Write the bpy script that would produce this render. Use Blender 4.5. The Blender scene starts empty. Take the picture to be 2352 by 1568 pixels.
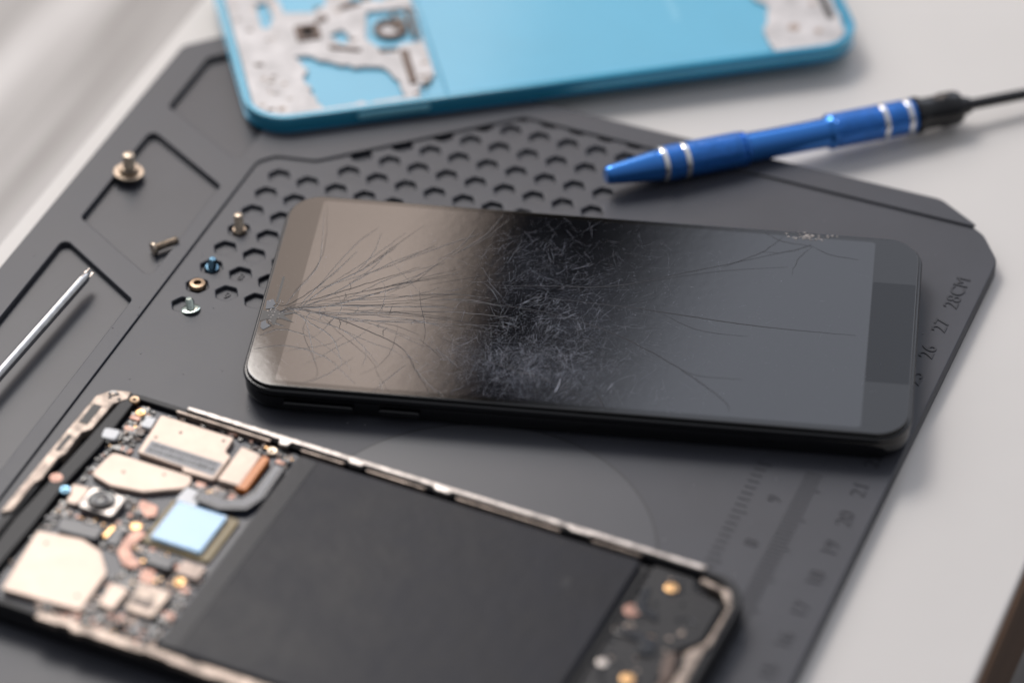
import bpy, bmesh, math, random
from mathutils import Matrix, Vector
random.seed(7)
MM=0.001
sc=bpy.context.scene
sc.view_settings.view_transform='Standard'; sc.view_settings.look='None'; sc.view_settings.exposure=0
COL=sc.collection
R=math.radians

# ------------------------------------------------------------------ materials
def mat(name,col,rough=.5,metal=0.,var=0.,vs=.2,bump=0.,bs=1.,spec=.5,coat=0.,rvar=0.,aniso=None,col2=None):
    m=bpy.data.materials.new(name); m.use_nodes=True; nt=m.node_tree; b=nt.nodes['Principled BSDF']
    b.inputs['Base Color'].default_value=(*col,1); b.inputs['Roughness'].default_value=rough
    b.inputs['Metallic'].default_value=metal; b.inputs['Specular IOR Level'].default_value=spec
    b.inputs['Coat Weight'].default_value=coat; b.inputs['Coat Roughness'].default_value=.05
    tc=nt.nodes.new('ShaderNodeTexCoord'); mp=nt.nodes.new('ShaderNodeMapping'); mp.inputs['Scale'].default_value=(1000,1000,1000)
    nt.links.new(tc.outputs['Object'],mp.inputs['Vector'])
    if aniso: mp.inputs['Scale'].default_value=tuple(1000*a for a in aniso)
    if var>0:
        n=nt.nodes.new('ShaderNodeTexNoise'); n.inputs['Scale'].default_value=vs; n.inputs['Detail'].default_value=6; n.inputs['Roughness'].default_value=.6
        nt.links.new(mp.outputs[0],n.inputs['Vector'])
        r=nt.nodes.new('ShaderNodeValToRGB'); r.color_ramp.elements[0].position=.3; r.color_ramp.elements[1].position=.7
        c2=col2 if col2 else col
        r.color_ramp.elements[0].color=(*[c*(1-var) for c in col],1); r.color_ramp.elements[1].color=(*[min(1,c*(1+var)) for c in c2],1)
        nt.links.new(n.outputs['Fac'],r.inputs[0]); nt.links.new(r.outputs[0],b.inputs['Base Color'])
        if rvar>0:
            mr=nt.nodes.new('ShaderNodeMapRange'); mr.inputs['To Min'].default_value=max(.02,rough-rvar); mr.inputs['To Max'].default_value=rough+rvar
            nt.links.new(n.outputs['Fac'],mr.inputs['Value']); nt.links.new(mr.outputs[0],b.inputs['Roughness'])
    if bump>0:
        n=nt.nodes.new('ShaderNodeTexNoise'); n.inputs['Scale'].default_value=bs; n.inputs['Detail'].default_value=4
        nt.links.new(mp.outputs[0],n.inputs['Vector'])
        bu=nt.nodes.new('ShaderNodeBump'); bu.inputs['Strength'].default_value=1; bu.inputs['Distance'].default_value=bump*MM
        nt.links.new(n.outputs['Fac'],bu.inputs['Height']); nt.links.new(bu.outputs[0],b.inputs['Normal'])
    return m

# ------------------------------------------------------------------ mesh helpers (millimetres)
def rpoly(pts,r,n=6):
    out=[]; N=len(pts)
    for i in range(N):
        p=Vector(pts[i][:2]); a=Vector(pts[i-1][:2]); b=Vector(pts[(i+1)%N][:2])
        rr=r[i] if isinstance(r,(list,tuple)) else r
        u=(a-p); v=(b-p); lu,lv=u.length,v.length; u/=lu; v/=lv
        ang=u.angle(v)
        if rr<=0 or ang>3.05: out.append(tuple(p)); continue
        d=min(rr/math.tan(ang/2),lu*.48,lv*.48); rr=d*math.tan(ang/2)
        c=p+(u+v).normalized()*(rr/math.sin(ang/2)); s=p+u*d; e=p+v*d
        a0=math.atan2(s.y-c.y,s.x-c.x); a1=math.atan2(e.y-c.y,e.x-c.x)
        da=(a1-a0+math.pi)%(2*math.pi)-math.pi
        for k in range(n+1):
            t=a0+da*k/n; out.append((c.x+rr*math.cos(t),c.y+rr*math.sin(t)))
    return out
def ragged(pts,step=2.4,amp=.7,r=.25):
    out=[];N=len(pts)
    for i in range(N):
        a=Vector(pts[i]);b=Vector(pts[(i+1)%N]);d=b-a;n=max(1,int(d.length/step));nx=Vector((-d.y,d.x)).normalized()
        out.append(tuple(a))
        lvl=0
        for k in range(1,n):
            new=random.choice([0,0,amp,-amp*.8])
            p=a+d*(k/n)
            if new!=lvl:
                out.append(tuple(p+nx*lvl)); out.append(tuple(p+nx*new+d.normalized()*.15)); lvl=new
        if lvl: out.append(tuple(a+d*((n-.5)/n)+nx*lvl))
    return rpoly(out,r,2)
def rrect(x0,y0,x1,y1,r,n=8): return rpoly([(x0,y0),(x1,y0),(x1,y1),(x0,y1)],r,n)
def circ(x,y,r,n=32): return [(x+r*math.cos(2*math.pi*k/n),y+r*math.sin(2*math.pi*k/n)) for k in range(n)]
def plate(outer,z0,z1,bev=0.,holes=(),br=2):
    cu=bpy.data.curves.new('c','CURVE'); cu.dimensions='2D'; cu.fill_mode='BOTH'
    outs=outer if isinstance(outer[0][0],(list,tuple)) else [outer]
    for poly in list(outs)+list(holes):
        s=cu.splines.new('POLY'); s.points.add(len(poly)-1); s.use_cyclic_u=True
        for p,q in zip(s.points,poly): p.co=(q[0],q[1],0,1)
    cu.extrude=(z1-z0)/2-bev; cu.bevel_depth=bev; cu.bevel_resolution=br; cu.offset=-bev
    ob=bpy.data.objects.new('c',cu); COL.objects.link(ob)
    dg=bpy.context.evaluated_depsgraph_get(); dg.update()
    me=bpy.data.meshes.new_from_object(ob.evaluated_get(dg))
    bpy.data.objects.remove(ob); bpy.data.curves.remove(cu)
    me.transform(Matrix.Translation((0,0,(z0+z1)/2)))
    bm=bmesh.new(); bm.from_mesh(me); bmesh.ops.remove_doubles(bm,verts=bm.verts,dist=.002); bmesh.ops.recalc_face_normals(bm,faces=bm.faces); bm.to_mesh(me); bm.free()
    return me
def lathe(prof,n=40):
    bm=bmesh.new(); rings=[]
    for r,z in prof:
        if r<1e-6: rings.append([bm.verts.new((0,0,z))])
        else: rings.append([bm.verts.new((r*math.cos(2*math.pi*k/n),r*math.sin(2*math.pi*k/n),z)) for k in range(n)])
    for A,B in zip(rings,rings[1:]):
        for k in range(n):
            k2=(k+1)%n
            if len(A)==1 and len(B)==1: continue
            if len(A)==1: bm.faces.new((A[0],B[k2],B[k]))
            elif len(B)==1: bm.faces.new((A[k],A[k2],B[0]))
            else: bm.faces.new((A[k],A[k2],B[k2],B[k]))
    bmesh.ops.recalc_face_normals(bm,faces=bm.faces)
    me=bpy.data.meshes.new('l'); bm.to_mesh(me); bm.free(); return me
def textm(s,size,depth=.2,align='CENTER'):
    cu=bpy.data.curves.new('t','FONT'); cu.body=s; cu.size=size; cu.extrude=depth/2; cu.align_x=align; cu.align_y='CENTER'; cu.resolution_u=4
    ob=bpy.data.objects.new('t',cu); COL.objects.link(ob)
    dg=bpy.context.evaluated_depsgraph_get(); dg.update()
    me=bpy.data.meshes.new_from_object(ob.evaluated_get(dg)); bpy.data.objects.remove(ob); bpy.data.curves.remove(cu); return me
def boxm(x0,y0,z0,x1,y1,z1,rot=0):
    bm=bmesh.new(); bmesh.ops.create_cube(bm,size=1)
    bmesh.ops.scale(bm,verts=bm.verts,vec=(x1-x0,y1-y0,z1-z0))
    bmesh.ops.rotate(bm,verts=bm.verts,matrix=Matrix.Rotation(rot,3,'Z'))
    bmesh.ops.translate(bm,verts=bm.verts,vec=((x0+x1)/2,(y0+y1)/2,(z0+z1)/2))
    me=bpy.data.meshes.new('b'); bm.to_mesh(me); bm.free(); return me
def ribbons(lines,z):
    vs=[];fs=[]
    for pts,w in lines:
        b=len(vs);n=len(pts)
        if n<2: continue
        for i,p in enumerate(pts):
            a=Vector(pts[max(0,i-1)]);c=Vector(pts[min(n-1,i+1)]);d=(c-a)
            d=d.normalized() if d.length>0 else Vector((1,0)); nx=Vector((-d.y,d.x))
            ww=w*(.25+.75*math.sin(math.pi*min(1,max(0,(i+.4)/(n-.2)))))
            q=Vector(p)+nx*ww/2; r=Vector(p)-nx*ww/2
            vs+= [(q.x,q.y,z),(r.x,r.y,z)]
        for i in range(n-1): fs.append((b+2*i,b+2*i+1,b+2*i+3,b+2*i+2))
    me=bpy.data.meshes.new('r'); me.from_pydata(vs,[],fs); me.update(); return me
def mk(name,pieces,mats,parent=None,loc=None,rotz=0,smooth=35,wn=True,**props):
    bm=bmesh.new()
    for pc in pieces:
        me=pc[0].copy(); mi=pc[1]
        if len(pc)>2: me.transform(pc[2])
        for p in me.polygons: p.material_index=mi
        bm.from_mesh(me); bpy.data.meshes.remove(me)
    me=bpy.data.meshes.new(name)
    for m in mats: me.materials.append(m)
    bm.to_mesh(me); bm.free()
    me.transform(Matrix.Scale(MM,4))
    me.shade_smooth(); me.set_sharp_from_angle(angle=R(smooth))
    ob=bpy.data.objects.new(name,me); COL.objects.link(ob)
    if wn:
        md=ob.modifiers.new('weighted','WEIGHTED_NORMAL'); md.keep_sharp=True; md.weight=100; md.mode='FACE_AREA'
    if parent: ob.parent=parent
    if loc: ob.location=[v*MM for v in loc]
    ob.rotation_euler[2]=rotz
    for k,v in props.items(): ob[k]=v
    return ob
def empty(name,loc,rotz,label,category,group=None):
    e=bpy.data.objects.new(name,None); COL.objects.link(e); e.empty_display_size=.01
    e.location=[v*MM for v in loc]; e.rotation_euler[2]=rotz
    e['label']=label; e['category']=category
    if group: e['group']=group
    return e
T=Matrix.Translation
def RZ(a): return Matrix.Rotation(a,4,'Z')

# ------------------------------------------------------------------ materials
m_mat=mat('silicone',(.043,.0445,.054),.44,var=.14,vs=.03,bump=.02,bs=3,spec=.42,rvar=.06)
m_matd=mat('silicone_floor',(.036,.038,.047),.38,var=.12,vs=.05,bump=.015,bs=3,spec=.38)
m_disc=mat('silicone_disc',(.058,.060,.069),.36,var=.06,vs=.05,bump=.01,bs=3,spec=.45)
m_ringl=mat('silicone_line',(.024,.024,.028),.5)
m_emb=mat('silicone_emboss',(.029,.030,.037),.45,spec=.38)
m_table=mat('white_laminate',(.63,.60,.57),.36,var=.03,vs=.01,bump=.01,bs=.5,spec=.4)
m_brown=mat('dark_wood',(.085,.048,.028),.6,var=.3,vs=.1,aniso=(1,.1,1),spec=.15)
m_black=mat('black_plastic',(.004,.004,.005),.13,bump=.006,bs=2)
m_blackm=mat('black_matte',(.009,.009,.011),.5,var=.15,vs=.3,bump=.02,bs=3,spec=.35)
m_batt=mat('battery_wrap',(.009,.010,.016),.42,var=.3,vs=.07,bump=.07,bs=.25,rvar=.10,spec=.18)
m_batt2=mat('battery_edge',(.013,.014,.019),.4,var=.2,vs=.3,bump=.03,bs=1,spec=.22)
m_steel=mat('steel',(.56,.55,.54),.12,1,var=.12,vs=.5,bump=.01,bs=3)
m_brass=mat('brass',(.46,.38,.30),.33,1,var=.35,vs=.8,bump=.04,bs=3)
m_dbrass=mat('dark_brass',(.22,.16,.11),.35,1,var=.3,vs=1)
m_bsteel=mat('blued_steel',(.12,.22,.30),.25,1,var=.3,vs=1)
m_zinc=mat('green_zinc',(.66,.74,.66),.2,1,var=.15,vs=1)
m_shield=mat('shield_beige',(.58,.455,.375),.42,.25,var=.08,vs=.15,bump=.04,bs=.6)
m_shield2=mat('shield_dim',(.36,.28,.235),.45,.3,var=.3,vs=.5,bump=.02,bs=1)
m_pcb=mat('circuit_board',(.010,.014,.030),.35,var=.6,vs=.8,bump=.05,bs=2)
m_gold=mat('gold',(.62,.38,.18),.35,1,var=.3,vs=1)
m_cop=mat('copper_flex',(.44,.24,.18),.4,.3,var=.35,vs=.3)
m_orange=mat('orange_flex',(.65,.20,.03),.35,var=.1,vs=.5)
m_cfr=mat('frame_metal',(.46,.42,.39),.38,.7,var=.55,vs=.4,bump=.08,bs=1)
m_cfb=mat('frame_bronze',(.27,.22,.185),.4,.55,var=.65,vs=.3,bump=.08,bs=1)
m_bluechip=mat('blue_film',(.15,.42,.70),.3,var=.04,vs=.2,coat=.3)
m_olive=mat('olive_board',(.17,.115,.025),.4,var=.4,vs=.5)
m_grey=mat('grey_sticker',(.33,.33,.34),.5,var=.05)
m_greyd=mat('dark_grey_flex',(.050,.052,.062),.35,var=.25,vs=.3)
m_white=mat('white_part',(.70,.70,.71),.4,var=.1,vs=1)
m_bluep=mat('blue_paint',(.115,.435,.62),.34,var=.04,vs=.03,bump=.01,bs=2,coat=.3)
m_bluer=mat('blue_rim',(.03,.32,.50),.2,.25,var=.05,vs=.1,coat=.7)
m_bluek=mat('blue_key',(.25,.66,.80),.3,.2,coat=.5)
m_gmet=mat('cast_grey',(.53,.505,.50),.5,.1,var=.22,vs=.16,bump=.12,bs=.6)
m_hole=mat('dark_hole',(.02,.018,.018),.5)
m_brn=mat('brown_part',(.10,.055,.035),.4,var=.2,vs=.5)
m_anod=mat('blue_anodised',(.025,.165,.56),.30,.55,var=.15,vs=.5,coat=.2)
m_anods=mat('blue_anodised_smooth',(.035,.20,.62),.17,.7,coat=.3)
m_silver=mat('silver_ring',(.80,.80,.80),.2,1)
m_crack=mat('crack_edge',(.034,.034,.038),.6,spec=.12)
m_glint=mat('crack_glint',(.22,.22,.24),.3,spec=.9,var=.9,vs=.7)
m_scr=mat('scratch_mark',(.19,.205,.255),.4,spec=.6,var=.6,vs=.25)
m_shard=mat('glass_shard',(.045,.055,.075),.45,spec=.5)
m_chip=mat('glass_chips',(.36,.32,.30),.3,var=.6,vs=3,bump=.1,bs=2)

def glassmat(name,base,haze=True,rough=.025,ior=1.5):
    m=bpy.data.materials.new(name); m.use_nodes=True; nt=m.node_tree; b=nt.nodes['Principled BSDF']
    L=nt.links.new; N=nt.nodes.new
    b.inputs['IOR'].default_value=ior; b.inputs['Roughness'].default_value=rough
    tc=N('ShaderNodeTexCoord'); mp=N('ShaderNodeMapping'); mp.inputs['Scale'].default_value=(1000,1000,1000); L(tc.outputs['Object'],mp.inputs['Vector'])
    n1=N('ShaderNodeTexNoise'); n1.inputs['Scale'].default_value=.4; n1.inputs['Detail'].default_value=3; L(mp.outputs[0],n1.inputs['Vector'])
    bu=N('ShaderNodeBump'); bu.inputs['Strength'].default_value=1; bu.inputs['Distance'].default_value=.004*MM
    L(n1.outputs['Fac'],bu.inputs['Height']); L(bu.outputs[0],b.inputs['Normal'])
    b.inputs['Base Color'].default_value=(*base,1)
    def mth(op,a,c,clamp=False):
        n=N('ShaderNodeMath'); n.operation=op; n.use_clamp=clamp
        for i,v in enumerate((a,c)):
            if isinstance(v,(int,float)): n.inputs[i].default_value=v
            else: L(v,n.inputs[i])
        return n.outputs[0]
    if haze:
        tot=None
        for (cx,cy,rx,ry,s) in ((68,-61,18,12,1.0),(64,-26,14,16,.5),(76,-40,14,22,.6),(30,-58,26,18,.25),(52,-60,14,13,.6)):
            sb=N('ShaderNodeVectorMath'); sb.operation='SUBTRACT'; sb.inputs[1].default_value=(cx,cy,8.0); L(mp.outputs[0],sb.inputs[0])
            dv=N('ShaderNodeVectorMath'); dv.operation='DIVIDE'; dv.inputs[1].default_value=(rx,ry,20); L(sb.outputs[0],dv.inputs[0])
            ln=N('ShaderNodeVectorMath'); ln.operation='LENGTH'; L(dv.outputs[0],ln.inputs[0])
            mr=N('ShaderNodeMapRange'); mr.interpolation_type='SMOOTHSTEP'; mr.inputs['From Min'].default_value=0; mr.inputs['From Max'].default_value=1.4; mr.inputs['To Min'].default_value=s; mr.inputs['To Max'].default_value=0
            L(ln.outputs['Value'],mr.inputs['Value'])
            tot=mr.outputs[0] if tot is None else mth('MAXIMUM',tot,mr.outputs[0])
        n2=N('ShaderNodeTexNoise'); n2.inputs['Scale'].default_value=.11; n2.inputs['Detail'].default_value=15; n2.inputs['Roughness'].default_value=.8; n2.inputs['Distortion'].default_value=1.6
        L(mp.outputs[0],n2.inputs['Vector'])
        r2=N('ShaderNodeMapRange'); r2.inputs['From Min'].default_value=.36; r2.inputs['From Max'].default_value=.74; L(n2.outputs['Fac'],r2.inputs['Value'])
        # fine directional scuffs: stretched noise in several directions
        sc_=None
        for ang,fy,lo in ((.5,2.6,.60),(1.15,3.2,.60),(1.9,2.8,.61),(2.6,3.0,.63),(-.1,3.4,.63)):
            mp2=N('ShaderNodeMapping'); mp2.vector_type='TEXTURE'; mp2.inputs['Rotation'].default_value=(0,0,ang); mp2.inputs['Scale'].default_value=(2.2,1/fy,1)
            mp2.inputs['Location'].default_value=(ang*37,ang*11,0)
            dn=N('ShaderNodeTexNoise'); dn.inputs['Scale'].default_value=.12; L(mp.outputs[0],dn.inputs['Vector'])
            dd=N('ShaderNodeVectorMath'); dd.operation='MULTIPLY_ADD'; dd.inputs[1].default_value=(3.5,3.5,0); L(dn.outputs['Color'],dd.inputs[0]); L(mp.outputs[0],dd.inputs[2])
            L(dd.outputs[0],mp2.inputs['Vector'])
            nn=N('ShaderNodeTexNoise'); nn.inputs['Scale'].default_value=1.0; nn.inputs['Detail'].default_value=3; L(mp2.outputs[0],nn.inputs['Vector'])
            rr=N('ShaderNodeMapRange'); rr.inputs['From Min'].default_value=lo; rr.inputs['From Max'].default_value=lo+.14; L(nn.outputs['Fac'],rr.inputs['Value'])
            sc_=rr.outputs[0] if sc_ is None else mth('MAXIMUM',sc_,rr.outputs[0])
        hz=mth('MULTIPLY',r2.outputs[0],mth('ADD',.32,mth('MULTIPLY',sc_,.8)))
        mu=mth('MULTIPLY',tot,hz,True)
        n3=N('ShaderNodeTexNoise'); n3.inputs['Scale'].default_value=1.6; n3.inputs['Detail'].default_value=5; n3.inputs['Roughness'].default_value=.8; L(mp.outputs[0],n3.inputs['Vector'])
        r3=N('ShaderNodeMapRange'); r3.inputs['From Min'].default_value=.6; r3.inputs['From Max'].default_value=.85; r3.inputs['To Max'].default_value=.18; L(n3.outputs['Fac'],r3.inputs['Value'])
        ad=mth('ADD',mu,r3.outputs[0],True)
        mx=N('ShaderNodeMix'); mx.data_type='RGBA'; mx.inputs['A'].default_value=(*base,1); mx.inputs['B'].default_value=(.17,.185,.225,1)
        L(ad,mx.inputs['Factor']); L(mx.outputs['Result'],b.inputs['Base Color'])
    return m
m_disp=glassmat('display_glass',(.0030,.0030,.0042),ior=1.80)
m_bez=glassmat('bezel_glass',(.0045,.004,.0035),True,.03,1.58)
m_lcdblk=glassmat('bezel_patch',(.002,.002,.0025),False,.05,1.46)

# ------------------------------------------------------------------ table and surroundings
mk('table',[(plate(rrect(-203,-330,72,430,2),-34,-4,1.0),0),(boxm(70.5,-329,-33.9,73.2,429,-5.2),1)],[m_table,m_brown],
   label='white laminate table top with a dark wooden edge',category='table')
m_sill=mat('pale_wood',(.30,.27,.245),.45,var=.5,vs=.06,aniso=(1,.04,1),col2=(.42,.40,.385))
mk('floor',[(boxm(-2500,-2500,-110,2500,2500,-90),0)],[m_sill],kind='structure')

# ------------------------------------------------------------------ repair mat
mate=empty('repair_mat',(0,0,0),0,'dark grey silicone repair mat with trays and hexagonal pockets','repair mat')
outer=rpoly([(-195,-190),(35.6,-190),(35.6,120),(29.5,128.8),(15.3,138.4),(-183,139),(-195,127)],[6,6,7,6,6,4,4])
trayA=rpoly([(-186,100.5),(-158.5,85.5),(-158.5,131),(-179,131),(-186,124.5)],1.6)
trayB=rpoly([(-185.5,49.3),(-158.4,34.0),(-158.4,74.6),(-185.5,89.6)],1.6)
trayC=rpoly([(-185.5,-70),(-158.6,-85),(-158.6,24.6),(-185.5,40.2)],1.6)
trayD=rpoly([(-185.5,-170),(-158.6,-180),(-158.6,-95),(-185.5,-80)],1.6)
hexes=[]
for r in range(-6,8):
    for c in range(0,11):
        if r>=0 and c>0 and r>6: continue
        if r==7 and c>0: continue
        if r<0 and c< [0,2,2,3,4,5,6][-r]: continue
        x=-146.32+8.044*c; y=84.5-8.044*r
        if c>4 and r>0: continue
        if c>2 and r>4: continue
        hexes.append(rpoly([(x+3.0*math.cos(k*math.pi/3),y+3.0*math.sin(k*math.pi/3)) for k in range(6)],.8,3))
border=rpoly([(-195,-190),(35.6,-190),(35.6,-178),(-154,-178),(-154,87.5),(-150.5,91.5),(-140,93.5),(-97,131.3),(28,130.6),(15.3,138.4),(-183,139),(-195,127)],[6,1,1,2,4,4,5,4,.6,6,4,4])
TF=-1.1; BZ=.6
mk('mat_body',[(plate(outer,-3.98,TF,.3),0),
               (plate(outer,TF-.05,0,.42,holes=[trayA,trayB,trayC,trayD]+hexes,br=4),0),
               (plate(border,-.05,BZ,.32,holes=[trayA,trayB,trayC,trayD],br=3),0)],[m_mat],parent=mate)
for t in (trayA,trayB,trayC,trayD):
    mk('tray_floor',[(plate(rpoly(t,0),TF+.02,TF+.08,0),0)],[m_matd],parent=mate)
mk('round_pad',[(plate(circ(-46.3,-25.6,42,96),-.02,.16,.08),0),(plate(circ(-46.3,-25.6,42.5,96),-.02,.05,.0,holes=[circ(-46.3,-25.6,41.7,96)]),1)],[m_disc,m_ringl],parent=mate)
tk=[]
def tickband(x0,x1,y0,y1,st,hw):
    n=int((y1-y0)/st)
    for i in range(n+1):
        y=y0+i*st; L=(x1-x0)*(1.3 if i%8==0 else 1.0)
        tk.append((boxm(x0,y-hw,-.01,x0+L,y+hw,.12),0))
tickband(16.4,20.4,-150,27,1.34,.26)
tickband(4.6,7.4,-150,27,2.2,.3)
mk('ruler_ticks',tk,[m_emb],parent=mate,kind='stuff')
for i in range(0,18):
    n=28-i; y=101-10.72*i
    s=str(n)+('CM' if n==28 else '')
    off=3.0 if n==28 else 0
    mk('ruler_number',[(textm(s,5.2,.22),0,T((30.0,y+off,.08))@RZ(R(90)))],[m_emb],parent=mate,wn=False)
for i in range(0,8):
    mk('scale_number',[(textm(str(9-i),4.8,.22),0,T((12.6,15.5-16.1*i,.08))@RZ(R(90)))],[m_emb],parent=mate,wn=False)
mk('pocket_number',[(textm('9',3.4,.3),0,T((-138.3,36.3,TF+.1)))],[m_mat],parent=mate,wn=False)
mk('pocket_number',[(textm('8',3.4,.3),0,T((-138.3,44.3,TF+.1)))],[m_mat],parent=mate,wn=False)
dust=[]
for _ in range(170):
    x=random.uniform(-190,30);y=random.uniform(-60,125); s=random.uniform(.06,.2)
    z=.0 if x>-152 else BZ+.01
    if -186<x<-158: continue
    dust.append((boxm(x-s*random.uniform(1,3),y-s/2,z,x+s,y+s/2,z+.1,random.uniform(0,3)),0))
mk('dust',dust,[mat('dust_speck',(.22,.22,.23),.7)],kind='stuff',wn=False)

# ------------------------------------------------------------------ cracked phone
ZT=8.0
ph=empty('cracked_phone',(-134.9,70.55,0),.26009,'black smartphone with a shattered, scratched screen lying on the repair mat','phone')
L_,W_=158.6,75.6; X0=-.9
mk('body',[(plate(rrect(X0+.2,-W_+.2,L_-.2,-.2,8.8,12),.02,ZT-.9,2.8,br=7),0),
           (plate(rrect(X0-.1,-W_-.1,L_+.1,.1,9.0,12),ZT-2.6,ZT-.9,.55,br=3),0)],[m_black],parent=ph)
mk('side_button',[(plate(rrect(10,2.6,27,4.4,.8),0,.9,.35),0,T((0,-W_-.25,0))@Matrix.Rotation(R(90),4,'X'))],[m_black],parent=ph)
mk('side_button',[(plate(rrect(33,2.6,43,4.4,.8),0,.9,.35),0,T((0,-W_-.25,0))@Matrix.Rotation(R(90),4,'X'))],[m_black],parent=ph)
mk('screen_glass',[(plate(rrect(X0+.7,-W_+.7,L_-.7,-.7,8.2,12),ZT-1.1,ZT,.4,br=3),0)],[m_bez],parent=ph)
mk('display',[(plate(rrect(7.8,-72.9,146.8,-2.6,1.0),ZT-.01,ZT+.012,0),0)],[m_disp],parent=ph)
mk('bezel_patch',[(plate(rrect(147.0,-56,157.4,-18.3,.4),ZT-.01,ZT+.012,0),0)],[m_lcdblk],parent=ph)
mk('earpiece_slot',[(plate(rrect(2.7,-44,3.3,-34,.3),ZT-.01,ZT+.015,0),0)],[m_hole],parent=ph)
def smoothline(ctrl,n=26,j=.12):
    pts=[Vector(c) for c in ctrl]; out=[]
    if len(pts)==2: pts=[pts[0],(pts[0]+pts[1])/2,pts[1]]
    P=[pts[0]*2-pts[1]]+pts+[pts[-1]*2-pts[-2]]
    seg=len(pts)-1; k=max(3,n//seg)
    for i in range(seg):
        a,b,c,d=P[i:i+4]
        for s in range(k+(1 if i==seg-1 else 0)):
            t=s/k
            q=.5*((2*b)+(c-a)*t+(2*a-5*b+4*c-d)*t*t+(3*b-a-3*c+d)*t**3)
            out.append((q.x+random.gauss(0,j),q.y+random.gauss(0,j)))
    return out
def clip(p): return [q for q in p if .2<q[0]<156 and -74.3<q[1]<-1.2]
cr=[]
O=(5.5,-46)
fan=[[(12,-38),(19,-25),(25,-9)],[(14,-38),(24,-25),(34,-9)],[(15,-39.5),(28,-27),(44,-13)],[(15,-40.5),(28,-31),(45,-19)],
     [(16,-41.5),(30,-34),(46,-25)],[(16,-42.5),(31,-36.5),(47,-29)],[(17,-43),(31,-38.5),(50,-33)],[(17,-44),(32,-41),(49,-36)],
     [(17,-44.8),(32,-42.5),(54,-38)],[(17,-45.8),(32,-44),(48,-41.5)],[(17,-46.5),(32,-46),(60,-44)],[(17,-47.3),(31,-48),(46,-47)],
     [(16,-48),(29,-50),(40,-54),(47,-59)],[(15,-48.6),(27,-52),(37,-59),(42,-68)],[(14,-49),(22,-54),(29,-62),(33,-71)],
     [(12,-50),(18,-56),(22,-64),(24,-72)],[(10,-50),(14,-57),(16,-66),(16,-72)],[(8,-40),(10,-30),(10.5,-16),(7.6,-1.5)]]
for f in fan:
    for rep in range(2):
        sp_=.6 if rep==0 else 1.8
        st=(O[0]+random.uniform(-.5,3.5)+rep*random.uniform(4,14),O[1]+random.uniform(-1,1))
        ff=[(p[0]+random.gauss(0,sp_),p[1]+random.gauss(0,sp_)) for p in f]
        if rep: st=(ff[0][0],ff[0][1]); ff=ff[1:]
        full=smoothline([st]+ff,40,.06)
        cut=int(len(full)*random.uniform(.7,1.0)); cr.append((full[:cut],random.choice([.13,.17,.24]) if rep==0 else random.uniform(.07,.12)))
for f in fan[1:15]:
    for _ in range(3):
        e=f[-1]; m_=f[-2]; a=random.uniform(-.6,.9); s=(m_[0]+(e[0]-m_[0])*a,m_[1]+(e[1]-m_[1])*a)
        dd=(Vector(e)-Vector(m_)).normalized(); nn=Vector((-dd.y,dd.x))*random.uniform(-.4,.5)
        l=random.uniform(6,24)
        cr.append((smoothline([s,tuple(Vector(s)+dd*l*.5+nn*l*.3),tuple(Vector(s)+dd*l+nn*l)],16,.06),random.uniform(.07,.15)))
for rad,a0,a1 in ((13,-.9,.7),(21,-1.2,-.2),(24,.0,.6),(30,-.8,-.1),(35,-.3,.35),(17,-1.4,-.5),(39,-.95,-.5),(27,-1.3,-.7),(33,.3,.8)):
    pts=[(5.5+rad*(1+.06*math.sin(5*t+rad))*math.cos(t),-46+rad*(1+.06*math.sin(5*t+rad))*math.sin(t)) for t in [a0+(a1-a0)*k/5 for k in range(6)]]
    cr.append((smoothline(pts,30,.08),random.uniform(.07,.13)))
for _ in range(16):
    x=random.uniform(10,40); a=random.uniform(-1,1); y=-46+a*(x-5)*.7
    if not -71<y<-4: continue
    l=random.uniform(1.5,4); cr.append((smoothline([(x,y),(x+random.uniform(-.6,.8),y+l*.5),(x+random.uniform(-1,1),y+l)],8,.08),random.uniform(.09,.17)))
for _ in range(16):
    a=random.uniform(-1.4,1.4); l=random.uniform(2,7); cr.append((smoothline([(1.5,-48.5),(1.5+l*.5*math.cos(a),-48.5+l*.55*math.sin(a)),(1.5+l*math.cos(a+.2),-48.5+l*math.sin(a+.2))],8,.1),random.uniform(.15,.36)))
cr+=[(smoothline([(56,-31),(70,-29.5),(84,-27.6),(104,-19),(131,-6)],60,.05),.26),
     (smoothline([(62,-34),(90,-35.6),(118,-38.6),(144,-39.4)],60,.05),.28),
     (smoothline([(50,-38),(70,-40),(88,-47),(103,-57),(114,-67),(116,-71)],50,.05),.27),
     (smoothline([(44,-52),(58,-60),(74,-66),(88,-74)],40,.05),.22),
     (smoothline([(84,-68),(86.5,-73.5)],6,.05),.4),
     (smoothline([(96,-36.5),(106,-42),(118,-43)],20,.05),.14),(smoothline([(103,-57),(108,-59),(118,-59)],14,.05),.14),
     (smoothline([(90,-26),(100,-22),(112,-18),(126,-15)],20,.05),.12),
     (smoothline([(110,-17),(119,-10),(124,-3)],14,.1),.2),(smoothline([(131,-6),(124,-5),(118,-1.2)],12,.1),.2),
     (smoothline([(131,-6),(136,-9),(143,-10)],10,.1),.18),(smoothline([(131,-6),(128,-12),(127,-18)],10,.1),.15),
     (smoothline([(131,-5),(126,-9),(119,-10)],10,.1),.15),
     (smoothline([(1,-62),(8,-60),(18,-63),(27,-72)],22,.1),.18),(smoothline([(1,-57),(6,-54),(14,-56)],12,.1),.2),
     (smoothline([(1.5,-44),(5,-45),(9,-41),(16,-30)],18,.1),.18)]
cr=[(clip(p),w) for p,w in cr]; cr=[c for c in cr if len(c[0])>2]
gl=[]
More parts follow.
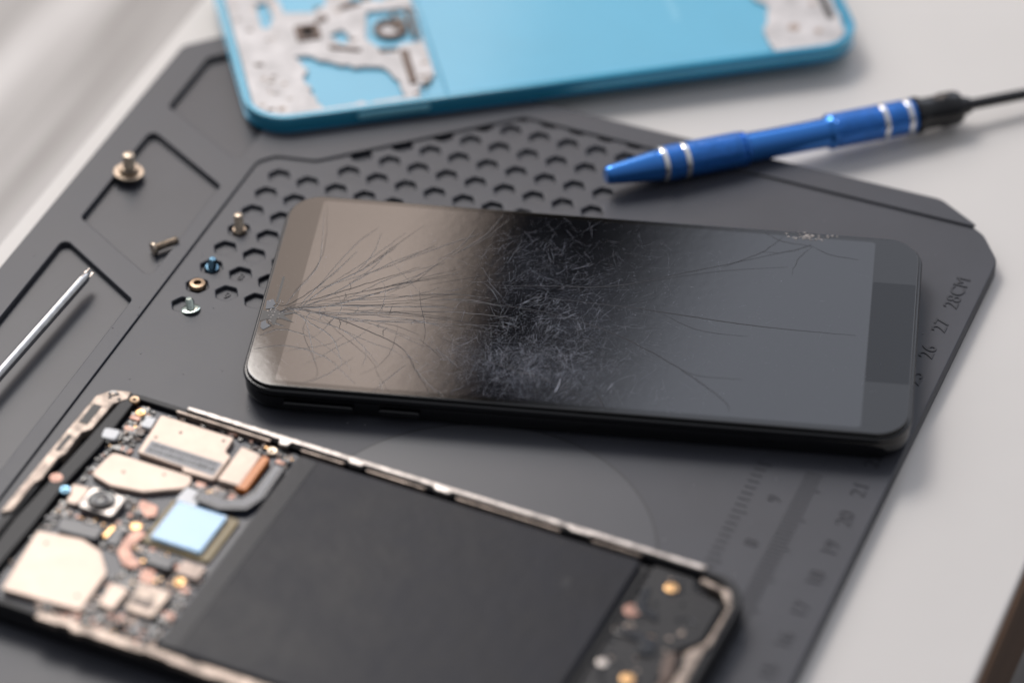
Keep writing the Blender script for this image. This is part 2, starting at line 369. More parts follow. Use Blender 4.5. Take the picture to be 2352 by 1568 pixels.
for p,w in cr:
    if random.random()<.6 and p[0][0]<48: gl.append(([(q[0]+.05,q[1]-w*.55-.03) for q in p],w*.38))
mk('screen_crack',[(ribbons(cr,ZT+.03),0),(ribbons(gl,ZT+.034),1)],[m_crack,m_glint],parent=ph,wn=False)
sl=[]
def scat(n,cx,cy,sx,sy,lmin,lmax,wm):
    for k_ in range(n):
        x=random.gauss(cx,sx);y=random.gauss(cy,sy)
        if not(2<x<151 and -73<y<-2): continue
        a=random.gauss(1.2,1.0); l=lmin+(lmax-lmin)*random.random()**3.5; cv=random.uniform(-.3,.3)
        p=[]
        for k in range(4):
            t=k/3-.5; p.append((x+math.cos(a+cv*t)*l*t,y+math.sin(a+cv*t)*l*t))
        p=clip(p)
        if len(p)>1: sl.append((p,(.25+.75*random.random()**4)*wm))
scat(2400,68,-59,11,8,.3,8,.034); scat(900,65,-26,11,12,.3,8,.034); scat(1200,76,-42,14,19,.3,9,.032)
scat(300,98,-38,26,22,.3,6,.034); scat(900,36,-46,20,18,.3,4,.034)
scat(60,72,-48,15,18,1,9,.08); scat(520,72,-46,27,20,.12,.35,.16)
for _ in range(26):
    cx=random.gauss(71,9);cy=random.gauss(-52,14);a=random.gauss(1.0,.6)
    for k in range(random.randint(4,9)):
        ox=random.gauss(0,1.2);oy=random.gauss(0,1.2);l=random.uniform(1,4);aa=a+random.gauss(0,.08)
        p=clip([(cx+ox-math.cos(aa)*l/2,cy+oy-math.sin(aa)*l/2),(cx+ox,cy+oy),(cx+ox+math.cos(aa)*l/2,cy+oy+math.sin(aa)*l/2)])
        if len(p)>1: sl.append((p,random.uniform(.02,.05)))
sl.append(([(74.4,-69),(74.9,-66.5),(75.1,-64)],.3))
mk('screen_scratches',[(ribbons(sl,ZT+.024),0)],[m_scr],parent=ph,wn=False,kind='stuff')
def tri(pts,z=ZT+.1,h=.15): return plate(pts,z-h,z,0)
mk('glass_shard',[(tri([(.5,-43.8),(2.0,-43.0),(2.9,-44.8),(2.4,-45.6),(3.0,-46.2),(.8,-47.0)]),0)],[m_shard],parent=ph)
mk('glass_shard',[(tri([(.6,-52),(1.6,-51.0),(1.9,-52.2),(3.2,-53.1),(1.6,-54.8),(.8,-54)]),0)],[m_shard],parent=ph)
gr=[]
for _ in range(60):
    x=random.gauss(130.5,3.0);y=random.gauss(-2.4,.8);s=random.uniform(.1,.5)
    if y>-.9: continue
    gr.append((plate([(x,y),(x+s*2,y+s*.4),(x+s*.8,y+s)],ZT-.02,ZT+random.uniform(.04,.12),0),0))
for _ in range(24):
    x=random.gauss(2.5,1.4);y=random.gauss(-49,3);s=random.uniform(.1,.3)
    if x<.4: continue
    gr.append((plate([(x,y),(x+s*2,y+s*.4),(x+s*.8,y+s)],ZT-.02,ZT+random.uniform(.06,.14),0),0))
mk('glass_chips',gr,[m_chip],parent=ph,kind='stuff')
mk('chip_hole',[(tri([(.2,-47.3),(1.6,-47.7),(3.0,-46.5),(4.8,-47.8),(9.0,-47.1),(5.6,-48.8),(8.4,-51.2),(4.2,-49.8),(3.9,-53.0),(2.2,-50.4),(.2,-51.6)],ZT+.06,.1),0)],[m_hole],parent=ph)

# ------------------------------------------------------------------ opened phone
ba=math.atan2(-.0431,.9991)
bd=empty('opened_phone',(-123,-13.9,.2),ba,'disassembled smartphone with exposed circuit board and black battery on the mat','phone')
mk('chassis',[(plate(rrect(-22.3,-75.2,142.8,.5,9,10),0,4.2,1.2,br=3),0),
              (plate(rrect(-22.0,-75.0,142.6,.3,8.8,10),3.9,6.3,.4,holes=[rrect(-19.6,-72.9,140,-1.4,7,8)]),0)],[m_blackm],parent=bd)
rail=[(plate(rpoly([(-1,-.6),(24,-.8),(24.5,-2.4),(26.5,-2.4),(27,-.7),(42,-.7),(42.3,-1.5),(45.4,-1.5),(45.8,-.7),(64,-.7),(64.4,-1.6),(68,-1.6),(68.4,-.7),(98,-.7),(98.5,-1.3),(103,-1.3),(103.4,-.7),(131,-.9),(131.5,.6),(-1,.6)],.15),5.6,7.0,.2),0)]
mk('side_rail',rail,[m_cfr],parent=bd)
mk('inner_rail',[(plate(rpoly([(-3,-2.0),(22,-2.2),(22,-1.5),(-3,-1.3)],.1),4.8,6.6,.1),0)],[m_cfb],parent=bd)
seg=[]
for (a,b) in ((30,41),(47,62),(70,96),(104,116)):
    seg.append((boxm(a,-1.9,4.6,b,-1.5,6.4),0))
mk('rail_trim',seg,[m_cfb],parent=bd,kind='stuff')
lr=[(plate(ragged([(2,-76),(110,-76),(110,-74.1),(60,-73.4),(36,-73.6),(20,-73.2),(2,-74)],3,.5),5.4,6.9,.15),0)]
mk('side_rail',lr,[m_cfb],parent=bd)
mk('top_bracket',[(plate(rpoly([(-23,-5),(-20.5,-1.6),(-15.8,-.2),(-15.4,-3),(-17.6,-6),(-17.8,-16),(-19.4,-18),(-19.0,-26),(-19.9,-28),(-19.7,-36),(-20.6,-38),(-20.4,-48),(-22.7,-50),(-23,-20)],.4),4.4,7.0,.3),0),
                  (boxm(-21.8,-15,6.95,-19.6,-8,7.1),1),(boxm(-21.9,-26,6.95,-20.8,-20,7.08),1),(boxm(-21.9,-43,6.95,-21.2,-31,7.08),2),(plate(circ(-18.5,-2.6,.45,12),6.9,7.1),1),(plate(circ(-17.2,-4.0,.45,12),6.9,7.1),1),(plate(circ(-19.5,-4.4,.45,12),6.9,7.1),1)],[m_cfb,m_hole,m_shield2],parent=bd)
mk('antenna_strip',[(plate(rpoly([(-16.6,-.6),(-13.6,-.8),(-13.2,-20),(-14,-34),(-13.6,-50),(-13.8,-66),(-18,-66),(-18.6,-50),(-17.8,-34),(-17.2,-20)],1),5.2,6.8,.3),0)],[m_blackm],parent=bd)
mk('battery',[(plate(rrect(31,-72.2,117,-3.4,1.4),3.6,6.6,.5,br=3),0),(plate(rrect(30.6,-72,35.6,-3.8,.6),6.4,6.7,.12),1),(boxm(116.2,-72,4.5,118.6,-3.6,5.2),2),
    (plate(rpoly([(103,-15.5),(105,-15),(105.6,-18),(103.8,-19)],.4),6.58,6.62),1)],[m_batt,m_batt2,m_blackm],parent=bd)
mk('circuit_board',[(plate(rpoly([(-13.4,-1.6),(29.8,-2),(30.2,-72.4),(-9,-72.6),(-13,-68)],1),4.0,5.0,.1),0)],[m_pcb],parent=bd)
mk('shield_plate',[(plate(rpoly([(-5.8,-4.2),(13.8,-4.4),(14.2,-9.5),(16.2,-10.5),(16.4,-19.4),(8,-19.6),(8,-18.5),(-4.4,-18.2)],.7),5.0,6.5,.25),0),
    (plate(circ(1.5,-8,.45,12),6.45,6.53),1),(plate(circ(12,-6.4,.45,12),6.45,6.53),1),(plate(circ(-3,-11.8,.4,12),6.45,6.53),1)],[m_shield,m_brn],parent=bd,label='large beige shield plate with a printed sticker')
stk=[(plate(rpoly([(-3.4,-13.2),(15.6,-13.4),(15.7,-18.3),(-3.2,-17.6)],.1),6.5,6.56),0)]
x=-2.4
while x<14.6:
    w=random.uniform(.18,.5); stk.append((boxm(x,-17.0,6.56,x+w,-15.6,6.585),1)); x+=w+random.uniform(.25,.6)
x=-2.4
while x<14.6:
    w=random.uniform(.3,.6); stk.append((boxm(x,-14.9,6.56,x+w,-14.0,6.585),1)); x+=w+.35
mk('sticker',stk,[m_grey,m_hole],parent=bd,wn=False)
mk('shield_plate',[(plate(rpoly([(-9.8,-20.4),(11.2,-20.2),(12.2,-22.9),(11.4,-24.6),(3.5,-29.6),(-4.4,-30.8),(-10.6,-29.2)],1.4),5.0,6.4,.25),0),
    (plate(circ(-4,-25.5,.45,12),6.35,6.43),1),(plate(circ(5,-22.4,.4,12),6.35,6.43),1)],[m_shield,m_brn],parent=bd)
mk('shield_plate',[(plate(rpoly([(-11.9,-51),(-1.2,-49.3),(4.5,-51),(9.4,-56.8),(10,-69.8),(-9.6,-71)],.8),5.0,6.6,.25),0),
    (plate(circ(-8,-54,.5,12),6.55,6.63),1),(plate(circ(7,-66,.5,12),6.55,6.63),1)],[m_shield,m_brn],parent=bd)
mk('flex_connector',[(plate(rpoly([(17,-6.6),(22.6,-7.4),(22.8,-19),(17.2,-19.2)],.5),5,6.8,.2),0),(plate(rpoly([(22.9,-7.2),(24.8,-7.6),(24.9,-19.6),(22.2,-19.8)],.3),5,6.7,.2),1)],[m_shield,m_orange],parent=bd)
mk('flex_cable',[(plate(rpoly([(26.6,-8.2),(29.6,-8.8),(30.0,-20),(28,-25.4),(22,-27.8),(15,-27.2),(15,-23.6),(21.5,-24.2),(25,-22.4),(26.4,-18.5)],.8),5.1,6.6,.15),0),
                 (plate(rpoly([(27.4,-9),(28.3,-9.2),(28.6,-20.6),(27,-23.8),(22,-25.8),(16,-25.6),(16,-25.0),(22,-25.1),(26.4,-23),(27.8,-20)],.3),6.6,6.66),1)],[m_greyd,m_grey],parent=bd)
mk('connector_cap',[(plate(rpoly([(11.8,-23.8),(16.6,-24),(16.7,-29.4),(11.4,-29)],.5),5,6.4,.2),0)],[m_white],parent=bd)
mk('camera_module',[(plate(rrect(-7.6,-40.8,1.6,-33.4,1.4),5,7.2,.4,br=3),0),(lathe([(3.4,0),(3.4,.3),(3.0,.45),(2.6,.3),(0,.3)],32),1,T((-3.2,-37.0,7.15)))
    ,(lathe([(1.9,.0),(1.9,.45),(1.5,.5),(1.3,.25),(0,.3)],28),2,T((-3.2,-37.0,7.35))),(lathe([(.9,0),(.9,.1),(0,.25)],20),3,T((-3.2,-37.0,7.6)))],[m_cfr,m_black,m_greyd,m_black],parent=bd)
mk('camera_bracket',[(plate(rpoly([(-13,-33.5),(-8.2,-33.2),(-8.2,-39.6),(-11,-40)],.8),5,6.3,.3),0)],[m_shield],parent=bd)
mk('blue_film_chip',[(plate(rrect(10.6,-43.6,28,-28.2,.8),5,5.7,.15),0),(plate(rrect(12.4,-42.4,25.2,-29.0,.5),5.6,6.6,.15),1)],[m_olive,m_bluechip],parent=bd)
mk('ribbon_flex',[(plate(rpoly([(-9.3,-45.2),(1.6,-44.4),(2,-48.6),(-7.6,-49.4)],.8),5.1,7.0,.2),0)],[m_greyd],parent=bd)
mk('copper_flex',[(plate(rpoly([(8.5,-40),(11,-41.5),(10.2,-44.5),(9.8,-47.0),(12,-49.4),(14.5,-50),(14.5,-52.6),(10.8,-52.4),(7.6,-49),(7.2,-44)],1.2),5.4,6.0,.1),0)],[m_cop],parent=bd)
mk('copper_flex',[(plate(rpoly([(15.4,-51),(19,-51.6),(20,-55.4),(16.4,-55.2)],.6),5.2,5.8,.1),0)],[m_cop],parent=bd)
mk('copper_flex',[(plate(rpoly([(4,-31.5),(8.6,-32),(10,-35),(8,-36.4),(4.6,-34)],.6),5.2,5.9,.1),0)],[m_cop],parent=bd)
mk('flex_socket',[(plate(rpoly([(17.5,-56),(25.8,-56.4),(25.6,-65.4),(18.5,-65.2)],.4),5,6.7,.2),0),(boxm(19,-63,6.65,24,-61,6.9),1)],[m_cfb,m_brn],parent=bd)
mk('flex_socket',[(plate(rpoly([(12,-59),(16.5,-59.2),(16.3,-66.5),(12.4,-66.2)],.4),5,6.5,.2),0)],[m_shield],parent=bd)
mk('flex_socket',[(plate(rpoly([(15.2,-46.2),(21.6,-47),(21.8,-50.6),(15.5,-50.6)],.4),5,7.0,.2),0)],[m_greyd],parent=bd)
mk('chip',[(plate(rrect(23,-45.6,28.6,-50,.3),5,6.2,.12),0)],[m_shield2],parent=bd)
mk('chip',[(plate(rrect(22.6,-71,28.4,-66.6,.3),5,6.2,.12),0)],[m_greyd],parent=bd)
mk('chip',[(plate(rrect(3.5,-47.6,6,-42,.3),5,6.0,.12),0)],[m_greyd],parent=bd)
mk('flash_module',[(plate(circ(-13.1,-15.3,2.7,24),5,6.2,.2),0),(plate(rpoly([(-15.4,-14),(-11.4,-13.4),(-11,-17),(-14.6,-17.4)],.8),6.1,6.9,.2),1)],[m_black,m_white],parent=bd)
mk('sensor',[(plate(rpoly([(-8.8,-6.0),(-6.2,-5.6),(-5.8,-9.4),(-8.4,-9.6)],.6),5,6.3,.2),0)],[m_white],parent=bd)
def screwp(n,x,y,mt,z=6.0):
    mk(n,[(lathe([(1.35,0),(1.35,.5),(1.1,.75),(.5,.7),(.45,.3),(0,.3)],20),0,T((x,y,z)))],[mt],parent=bd)
for x,y,mt in [(-13.9,-2.5,m_dbrass),(-19.6,-2.8,m_black),(-12.9,-36.9,m_bsteel),(-11,-5,m_gold),(23.6,-4.2,m_brass),(25.2,-52,m_gold)]: screwp('board_screw',x,y,mt,5.2 if x>-12 else 6.3)
mk('orange_dot',[(plate(circ(-16.9,-34.1,1.5,20),6.8,6.95),0)],[m_cop],parent=bd)
comps=[]
occ=[(-6.5,-20,17,-3.5),(-11,-31.5,12.5,-20),(-12,-72,10.5,-49),(16.5,-20,25.5,-6),(26,-28,31,-8),(-8.5,-41.5,2.3,-33),(10,-44.5,29,-28),(17,-66,26.5,-55.5),(-10,-50.5,2.5,-44),(11,-29.6,17,-23.4)]
def free(x,y,m=.3): return not any(a-m<x<c+m and b-m<y<d+m for a,b,c,d in occ)
n=0
while n<60:
    x=random.uniform(-12,28.5);y=random.uniform(-71.5,-3)
    if not free(x,y,1.0): continue
    w=random.uniform(1.2,2.6);h=random.uniform(.9,2.0)
    comps.append((boxm(x-w/2,y-h/2,4.95,x+w/2,y+h/2,5.6+random.uniform(0,.4)),random.choice([0,0,2,3,5,5,6])));n+=1
n=0
while n<1100:
    x=random.uniform(-12.5,29);y=random.uniform(-72,-2.5)
    if not free(x,y): continue
    w=random.choice([.4,.6,.9,1.3]);h=random.choice([.3,.45,.7,.9]);mi=random.choices([0,1,2,3,4,5,6],[9,.8,2.4,3,.6,3,1.2])[0]
    if mi in(1,4): w*=.6;h*=.6
    comps.append((boxm(x-w/2,y-h/2,4.95,x+w/2,y+h/2,5.2+random.uniform(.1,.6)),mi));n+=1
for _ in range(90):
    x=random.uniform(0,30);y=random.uniform(-73.5,-67)
    w=random.uniform(.6,2);comps.append((boxm(x-w/2,y-.5,4.9,x+w/2,y+.5,6.2),random.choice([0,2,5,3,6])))
mk('small_components',comps,[m_black,m_gold,m_shield2,m_brn,m_white,m_greyd,m_cop],parent=bd,kind='stuff',wn=False)
for pts in ([(2.2,-42.4),(3.4,-42),(3.2,-46),(2,-46.4)],[(6.2,-39),(8.8,-39),(8.4,-41),(6.6,-41.4)]):
    mk('gold_contact',[(plate(rpoly(pts,.3),4.95,6.0,.15),0)],[m_gold],parent=bd)
mk('speaker_frame',[(plate(rpoly([(131.5,-3.2),(139,-4.6),(141.2,-9),(141.4,-22),(140.6,-24),(141,-40),(139.6,-66),(138.6,-66),(139.4,-44),(138,-40),(138.4,-30),(137,-27),(140.2,-22),(140.4,-10),(137.2,-5.8),(131.6,-4.6)],.4),4.2,7.0,.25),0)],[m_cfb],parent=bd)
mk('speaker_box',[(plate(rpoly([(119.6,-2.4),(130,-2.8),(131,-6),(138.6,-8),(138.8,-21),(134.5,-26),(135,-42),(137,-46),(137,-70),(119.6,-71)],1),3.9,5.6,.4),0)],[m_blackm],parent=bd)
mk('bay_flex',[(plate(rpoly([(119.8,-24),(130,-24.6),(130.6,-30),(127,-30.6),(126.6,-26.8),(119.8,-26.4)],.5),5.6,6.1,.15),0)],[m_black],parent=bd)
mk('bay_flex',[(plate(rpoly([(120.5,-10),(122,-10),(123,-16),(127.4,-18),(127.2,-19.4),(121.4,-18)],.4),5.6,6.0,.15),0)],[m_black],parent=bd)
mk('bay_bracket',[(plate(ragged([(133.5,-28),(135.6,-27),(136.4,-31),(137.2,-33),(137.2,-44),(135.4,-42),(135.4,-36),(133.8,-33)],2,.3),5.5,6.6,.2),0)],[m_brn],parent=bd)
def ringp(n,x,y,ro,mi):
    mk(n,[(lathe([(ro,0),(ro,.3),(ro*.72,.35),(ro*.6,.15),(0,.15)],24),0,T((x,y,5.6)))],[mi],parent=bd)
ringp('bay_screw',126.2,-8.1,1.5,m_gold);ringp('bay_screw',121,-18.3,1.9,m_cop);ringp('bay_screw',128.2,-25.4,1.5,m_dbrass);ringp('bay_screw',128.5,-38.3,1.5,m_gold);ringp('bay_screw',121.5,-36,1.2,m_cfr)
comps=[]
for _ in range(110):
    x=random.uniform(120,135);y=random.uniform(-68,-4);w=random.uniform(.4,1.4);comps.append((boxm(x-w/2,y-.3,5.5,x+w/2,y+.3,5.85),random.choice([0,0,0,1,2])))
mk('small_components',comps,[m_black,m_cfb,m_greyd],parent=bd,kind='stuff',wn=False)

# ------------------------------------------------------------------ blue housing
bf=empty('blue_phone_housing',(-153.5,101.2,BZ+.02),math.atan2(.5658,.8246),'empty light blue smartphone housing lying open on the mat edge','phone housing')
HZ=-2.5
mk('rim',[(plate(rrect(-8,-.4,158.6,77,11,12),0,4.6,1.5,holes=[rrect(-6.6,1.0,157.2,75.6,9.8,10)],br=5),0)],[m_bluer],parent=bf)
mk('back_plate',[(plate(rrect(-7,.6,157.6,76,10,10),1.4,5.0+HZ,0),0)],[m_bluep],parent=bf)
rs=random.getstate(); random.seed(21)
inn=[ragged([(8.2,28.4),(11,22),(9,17),(12,3.4),(34,4),(33,12.3),(30,18.6),(20,21.5),(12,28)],2.2,.6),
     ragged([(7.2,62),(23,61),(21,50.5),(17,47.4),(9,49)],2.2,.5),
     rpoly([(28.5,32),(31,45),(44,44),(43.2,28),(37,27.4),(33,24)],.8),
     rrect(11,35.2,16.4,41,.6),
     ragged([(27,49),(30,61),(41,61),(40,50)],2.4,.5),
     rpoly([(19,36),(23,38),(25,33),(22,31)],.4),rpoly([(2,43),(4.5,43),(4.6,46),(5.8,46),(5.2,55),(2,55)],.3)]
cf=[(-5.9,8),(-4.3,3.0),(3,1.8),(37.5,1.8),(38.5,8),(43.5,12),(44.2,73),(-5.8,74)]
mk('cast_frame',[(plate(rpoly(cf,[4,4,4,.6,.6,.6,.6,8]),4.9+HZ,6.0+HZ,.2,holes=inn),0)],[m_gmet],parent=bf,label='pale grey cast metal frame with cut-outs')
mk('camera_opening',[(plate(circ(35.9,35.6,4.6,32),5.0+HZ,6.2+HZ,.3,holes=[circ(35.9,35.6,3.2,32)]),0),(plate(circ(35.9,35.6,3.3,32),4.98+HZ,5.1+HZ),1)],[m_brn,m_gmet],parent=bf)
mk('button_opening',[(plate(rrect(10.4,34.6,17,41.6,.8),5.0+HZ,6.5+HZ,.2,holes=[rrect(12.1,36.0,15.4,40.2,.5)]),0),(boxm(12,36,5.0+HZ,15.5,40.3,5.1+HZ),1)],[m_brn,m_hole],parent=bf)
for pts in ([(36.2,9),(38.2,8.8),(38.6,24),(36.4,24.5)],[(31,26.5),(36,25.6),(36,24.6),(31,25)],[(31,50),(33,50),(33.5,60),(31.2,60)],[(24.5,47),(30,48),(30,50),(24.5,49)],[(18,29.5),(26,26.5),(26.3,27.6),(18.3,30.8)],[(41,30),(42.4,30),(42.6,42),(41.2,42)],[(17,42),(20,43),(19.6,45),(16.6,44)]):
    mk('connector_strip',[(plate(rpoly(pts,.3),5.9+HZ,6.5+HZ,.15),0)],[m_brn],parent=bf)
mk('plate_step',[(plate(rrect(44.8,1.4,45.6,73.5,.3),4.9+HZ,5.5+HZ,.15),0)],[m_bluer],parent=bf)
mk('cast_frame',[(plate(ragged([(134.2,2.0),(151,2.0),(155.6,7),(156.2,30),(156.2,72),(137.5,72),(137.5,36),(134.8,33),(135.6,28),(138.6,24),(136.8,18),(134.2,12)],3,.5),4.9+HZ,6.0+HZ,.2),0),
                 (plate(rpoly([(152.6,14),(154.6,14),(154.8,30),(152.8,30)],.4),6.0+HZ,6.3+HZ,.1),1),(plate(circ(142.5,12,1.6,20),6+HZ,6.15+HZ),2),(plate(circ(148.5,9,1.0,20),6+HZ,6.15+HZ),2),(plate(circ(150.5,22,.9,20),6+HZ,6.15+HZ),2)],[m_gmet,m_hole,m_shield2],parent=bf)
ptk=[]
for _ in range(70):
    x=random.choice([random.uniform(-4,7),random.uniform(-4,7),random.uniform(37,43),random.uniform(16,30)]);y=random.uniform(4,60)
    if 11<x<34 and y<28: continue
    w=random.uniform(.3,1.0); ptk.append((plate(rrect(x-w,y-w*.6,x+w,y+w*.6,.2,3),5.5+HZ,6.04+HZ),random.choice([0,0,1])))
mk('frame_pits',ptk,[m_cfb,m_brn],parent=bf,kind='stuff')
random.setstate(rs)
mk('side_key',[(plate(rrect(20.3,1.4,39.8,3.3,.9),0,.8,.35),0,T((0,-.15,0))@Matrix.Rotation(R(90),4,'X'))],[m_bluek],parent=bf)
mk('faint_mark',[(plate(rrect(112,24+2.2*i,113.8+(i%3)*.3,25.4+2.2*i,.3),5.0+HZ,5.03+HZ),0) for i in range(9)],[mat('faint_print',(.20,.52,.68),.3)],parent=bf,kind='stuff')

# ------------------------------------------------------------------ blue screwdriver
ang=math.atan2(59.2,65.4)
sd=empty('precision_screwdriver',(-65.9,109.8,0),0,'metallic blue precision screwdriver with silver rings and black shaft','screwdriver')
ax=T((0,0,5.2))@RZ(ang)@Matrix.Rotation(R(90)+.036,4,'Y')
def knurl(z0,z1,r,n=30,st=.9):
    bm=bmesh.new(); rings=[]; m=int((z1-z0)/st)
    for i in range(m+1):
        z=z0+(z1-z0)*i/m; row=[]
        for k in range(n):
            rr=r+(.28 if (i+k)%2==0 else -.2)
            if i in(0,m): rr=r-.25
            a=2*math.pi*k/n; row.append(bm.verts.new((rr*math.cos(a),rr*math.sin(a),z)))
        rings.append(row)
    for A,B in zip(rings,rings[1:]):
        for k in range(n): bm.faces.new((A[k],A[(k+1)%n],B[(k+1)%n],B[k]))
    me=bpy.data.meshes.new('k'); bm.to_mesh(me); bm.free(); return me
mk('tip_cap',[(lathe([(0,0),(1.8,0),(2.3,.5),(2.5,1.5),(3.9,12.5),(4.2,14.6),(4.0,15.2),(3.8,15.4)],48),0,ax)],[m_anods],parent=sd,wn=False)
mk('grip',[(knurl(15.2,38,4.45),0,ax)],[m_anod],parent=sd,smooth=12,wn=False)
mk('barrel',[(lathe([(4.1,37.8),(4.6,38),(4.6,38.6),(4.0,39.2),(3.9,45),(3.9,56),(4.0,61.4),(4.6,62.2),(4.8,62.8),(4.6,63.4)],48),0,ax)],[m_anods],parent=sd,wn=False)
mk('grip',[(knurl(63,87,4.45),0,ax)],[m_anod],parent=sd,smooth=12,wn=False)
for z in (15.6,21.6,77.6,84.6):
    mk('silver_ring',[(lathe([(4.1,z-.8),(4.7,z-.7),(4.85,z-.3),(4.85,z+.3),(4.7,z+.7),(4.1,z+.8)],48),0,ax)],[m_silver],parent=sd,wn=False)
mk('collar',[(lathe([(4.0,86.6),(4.9,87),(5.0,88),(4.3,89.4),(4.2,94),(4.6,94.6),(4.6,98.8),(4.1,100),(2.6,100.6),(2.2,103),(1.6,103.4)],40),0,ax)],[m_black],parent=sd,wn=False)
mk('shaft',[(lathe([(1.5,102),(1.5,200),(0,201)],24),0,ax)],[m_black],parent=sd,wn=False)

# ------------------------------------------------------------------ silver screwdriver in tray
s2=empty('silver_screwdriver',(-171.4,27.6,0),0,'slim steel cross-head screwdriver lying across a tray of the mat','screwdriver')
dirv=Vector((-2.1,-42.6,.0)).normalized(); a2=math.atan2(dirv.y,dirv.x)
ax2=T((0,0,3.4))@RZ(a2)@Matrix.Rotation(R(90),4,'Y')
mk('shaft',[(lathe([(0,0),(.35,0),(.8,1.6),(1.35,3.0),(1.4,4.5),(1.42,60)],28),0,ax2)],[m_steel],parent=s2,wn=False)
cross=[]
for k in range(4): cross.append((boxm(-.12,.35,.3,.12,1.15,3.6),0,ax2@RZ(R(90*k))))
mk('cross_tip',cross,[m_steel],parent=s2)
mk('handle',[(lathe([(1.4,58),(3,59),(4.2,62),(4.4,70),(3.9,76),(4.4,84),(4.4,130),(3.9,134),(0,135)],32),0,ax2)],[m_black],parent=s2,wn=False)

# ------------------------------------------------------------------ loose screws
def threads(r,z0,z1,p=.45,d=.16):
    o=[];z=z0
    while z<z1: o+=[(r,z),(r-d,z+p/2)]; z+=p
    return o
GR='loose screws on the repair mat'
def loose(name,x,y,z,m,head_r,head_h,sh_r,sh_l,tilt=(0,0),washer=0,label=''):
    e=empty(name,(x,y,z),0,label,'screw',GR)
    prof=[(0,0)]
    if washer: prof+=[(washer-.15,0),(washer,.15),(washer,.55),(washer-.2,.7),(head_r,.72)]; h0=.7
    else: h0=0
    prof+=[(head_r-.1,h0),(head_r,h0+.15),(head_r,h0+head_h*.7),(head_r-.25,h0+head_h),(sh_r,h0+head_h+.02)]
    top=h0+head_h+sh_l
    Mx=Matrix.Rotation(tilt[1],4,'Z')@Matrix.Rotation(tilt[0],4,'Y')
    mk('screw_head',[(lathe(prof,32),0,Mx)],[m],parent=e)
    mk('screw_shank',[(lathe(threads(sh_r,h0+head_h-.05,top)+[(sh_r*.7,top+.1),(0,top+.15)],24),0,Mx)],[m],parent=e,wn=False)
    return e
loose('screw',-182.6,70.3,BZ+.01,m_brass,2.6,1.4,1.6,3.8,(R(5),1),4.0,'brass screw with wide washer standing on the mat ridge')
loose('screw',-146.3,60.4,TF,m_brass,1.9,1.3,1.2,4.2,(R(6),2),0,'small brass screw standing in a hexagonal pocket')
loose('screw',-162.8,44.2,TF+1.75,m_brass,1.7,1.0,1.1,6.0,(R(88),R(52)),0,'small brass screw lying on its side in a tray')
loose('screw',-146.3,44.2,TF,m_bsteel,1.9,1.2,1.1,2.6,(R(8),0),0,'small bluish steel screw in a hexagonal pocket')
e=empty('screw',(-146.2,36.1,TF),0,'dark brass cross-head screw seated in a hexagonal pocket','screw',GR)
mk('screw_head',[(lathe([(1.0,.6),(2.2,.8),(2.3,1.4),(1.9,2.0),(1.0,2.1),(.9,1.3),(0,1.3)],32),0)],[m_dbrass],parent=e)
mk('screw_shank',[(lathe([(0,0),(.9,0),(1.0,.2),(.9,.4),(1.0,.6),(0,.7)],24),0)],[m_dbrass],parent=e)
loose('screw',-143.6,27.0,-.1,m_zinc,2.4,.6,1.05,2.6,(R(12),2.5),0,'bright silver-green flat-head screw standing on its head beside a pocket')

# ------------------------------------------------------------------ world / light
w=bpy.data.worlds.new('World'); sc.world=w; w.use_nodes=True; nt=w.node_tree; bg=nt.nodes['Background']
N=nt.nodes.new; L=nt.links.new
def math_(op,a,b=None,c=None,clamp=False):
    n=N('ShaderNodeMath'); n.operation=op; n.use_clamp=clamp
    for i,v in enumerate((a,b,c)):
        if v is None: continue
        if isinstance(v,(int,float)): n.inputs[i].default_value=v
        else: L(v,n.inputs[i])
    return n.outputs[0]
def sstep(v,a,b):
    n=N('ShaderNodeMapRange'); n.interpolation_type='SMOOTHSTEP'; n.inputs['From Min'].default_value=a; n.inputs['From Max'].default_value=b
    if a>b:
        n.inputs['From Min'].default_value=b; n.inputs['From Max'].default_value=a; n.inputs['To Min'].default_value=1; n.inputs['To Max'].default_value=0
    L(v,n.inputs['Value']); return n.outputs[0]
tc=N('ShaderNodeTexCoord'); sp=N('ShaderNodeSeparateXYZ'); L(tc.outputs['Generated'],sp.inputs[0])
az=math_('MULTIPLY',math_('ARCTAN2',sp.outputs[0],sp.outputs[1]),57.2958)
el=math_('MULTIPLY',math_('ARCSINE',sp.outputs[2]),57.2958)
e0=math_('SUBTRACT',el,38)
u1=math_('ADD',az,math_('MULTIPLY',e0,.33)); u2=math_('ADD',az,math_('MULTIPLY',e0,.67))
wn_=N('ShaderNodeTexNoise'); wn_.inputs['Scale'].default_value=26; wn_.inputs['Detail'].default_value=4; L(tc.outputs['Generated'],wn_.inputs['Vector'])
wv=math_('ADD',.55,math_('MULTIPLY',wn_.outputs['Fac'],.85))
grad=math_('ADD',.80,math_('MULTIPLY',sstep(az,-29,-24.5),.36))
win=math_('MULTIPLY',math_('MULTIPLY',sstep(u1,-22.8,-23.95),sstep(az,-46,-34)),math_('MULTIPLY',sstep(el,20,28),sstep(el,56,48)))
win=math_('MULTIPLY',win,math_('MULTIPLY',wv,grad))
win2=math_('MULTIPLY',math_('MULTIPLY',sstep(az,-34,-46),sstep(az,-95,-75)),math_('MULTIPLY',sstep(el,16,24),sstep(el,64,52)))
gry=math_('MULTIPLY',math_('MULTIPLY',sstep(u2,-20.2,-17.0),sstep(az,30,0)),math_('MULTIPLY',sstep(el,14,24),sstep(el,60,48)))
band=math_('MULTIPLY',math_('MULTIPLY',sstep(az,-36,-31),sstep(az,-8,-14)),math_('MULTIPLY',sstep(el,22,30),sstep(el,58,50)))
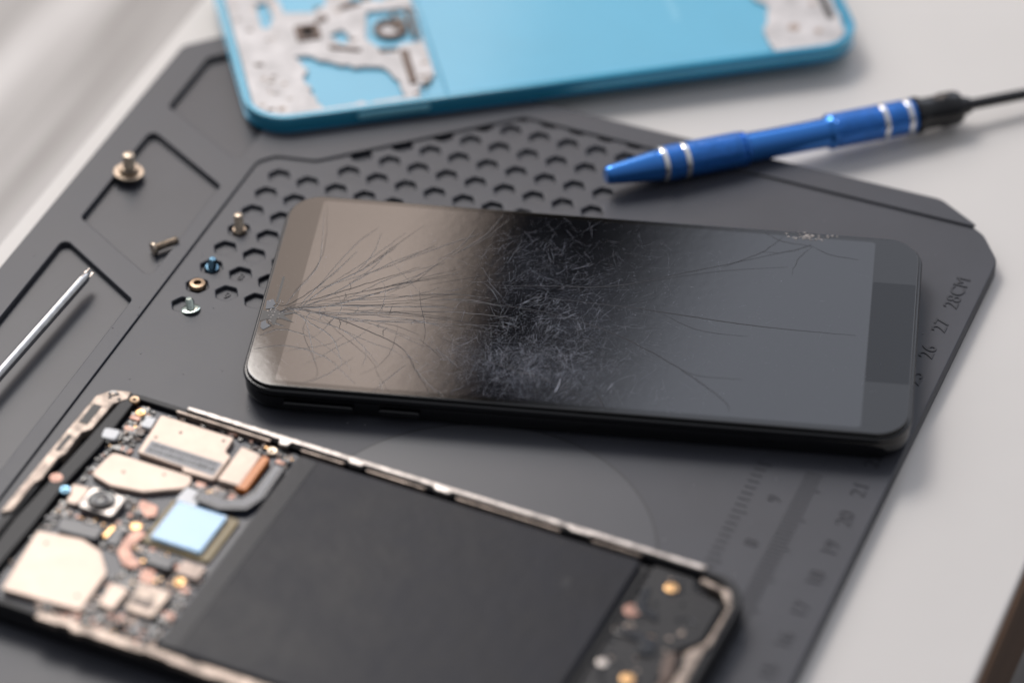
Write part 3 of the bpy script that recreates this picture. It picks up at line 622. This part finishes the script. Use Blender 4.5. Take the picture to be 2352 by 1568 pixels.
def colmul(fac,col):
    n=N('ShaderNodeVectorMath'); n.operation='SCALE'; n.inputs[0].default_value=col; L(fac,n.inputs['Scale']); return n.outputs[0]
def vadd(a,b):
    n=N('ShaderNodeVectorMath'); n.operation='ADD'; L(a,n.inputs[0]); L(b,n.inputs[1]); return n.outputs[0]
back=sstep(sp.outputs[1],-.5,.6)
amb=math_('MULTIPLY',math_('ADD',math_('ADD',.08,math_('MULTIPLY',sstep(el,-10,70),.33)),math_('MULTIPLY',back,.25)),math_('SUBTRACT',1,math_('MULTIPLY',band,.96)))
col=vadd(vadd(vadd(colmul(amb,(.95,.98,1.07)),colmul(win,(3.05,2.50,2.18))),colmul(gry,(1.10,1.16,1.32))),colmul(win2,(2.25,2.2,2.2)))
L(col,bg.inputs['Color']); bg.inputs['Strength'].default_value=1.0
ld=bpy.data.lights.new('window_light','AREA'); ld.shape='RECTANGLE'; ld.size=.30; ld.size_y=.26; ld.energy=3.3; ld.color=(1,.965,.93)
lo=bpy.data.objects.new('window_light',ld); COL.objects.link(lo)
d=Vector((math.sin(R(-50))*math.cos(R(50)),math.cos(R(-50))*math.cos(R(50)),math.sin(R(50))))
tgt=Vector((-.04,.08,0)); lo.location=tgt+d*.85; lo.rotation_euler=(-d).to_track_quat('-Z','Y').to_euler()

# ------------------------------------------------------------------ camera
yaw,pitch,roll=-.38982,.69576,-.00421
fwd=Vector((math.cos(pitch)*math.sin(yaw),math.cos(pitch)*math.cos(yaw),-math.sin(pitch)))
right=fwd.cross(Vector((0,0,1))).normalized(); up=right.cross(fwd)
r2=right*math.cos(roll)+up*math.sin(roll); u2v=-right*math.sin(roll)+up*math.cos(roll)
cd=bpy.data.cameras.new('camera'); cam=bpy.data.objects.new('camera',cd); COL.objects.link(cam)
loc=Vector((.192339,-.58211,.566441))
M=Matrix((( r2.x,u2v.x,-fwd.x,loc.x),(r2.y,u2v.y,-fwd.y,loc.y),(r2.z,u2v.z,-fwd.z,loc.z),(0,0,0,1)))
cam.matrix_world=M
cd.sensor_width=36; cd.lens=127.21; cd.clip_start=.02; cd.clip_end=50
foc=Vector((-.090,.038,.0069)); cd.dof.use_dof=True; cd.dof.focus_distance=(foc-loc).dot(fwd); cd.dof.aperture_fstop=5.0; cd.dof.aperture_blades=0
sc.camera=cam
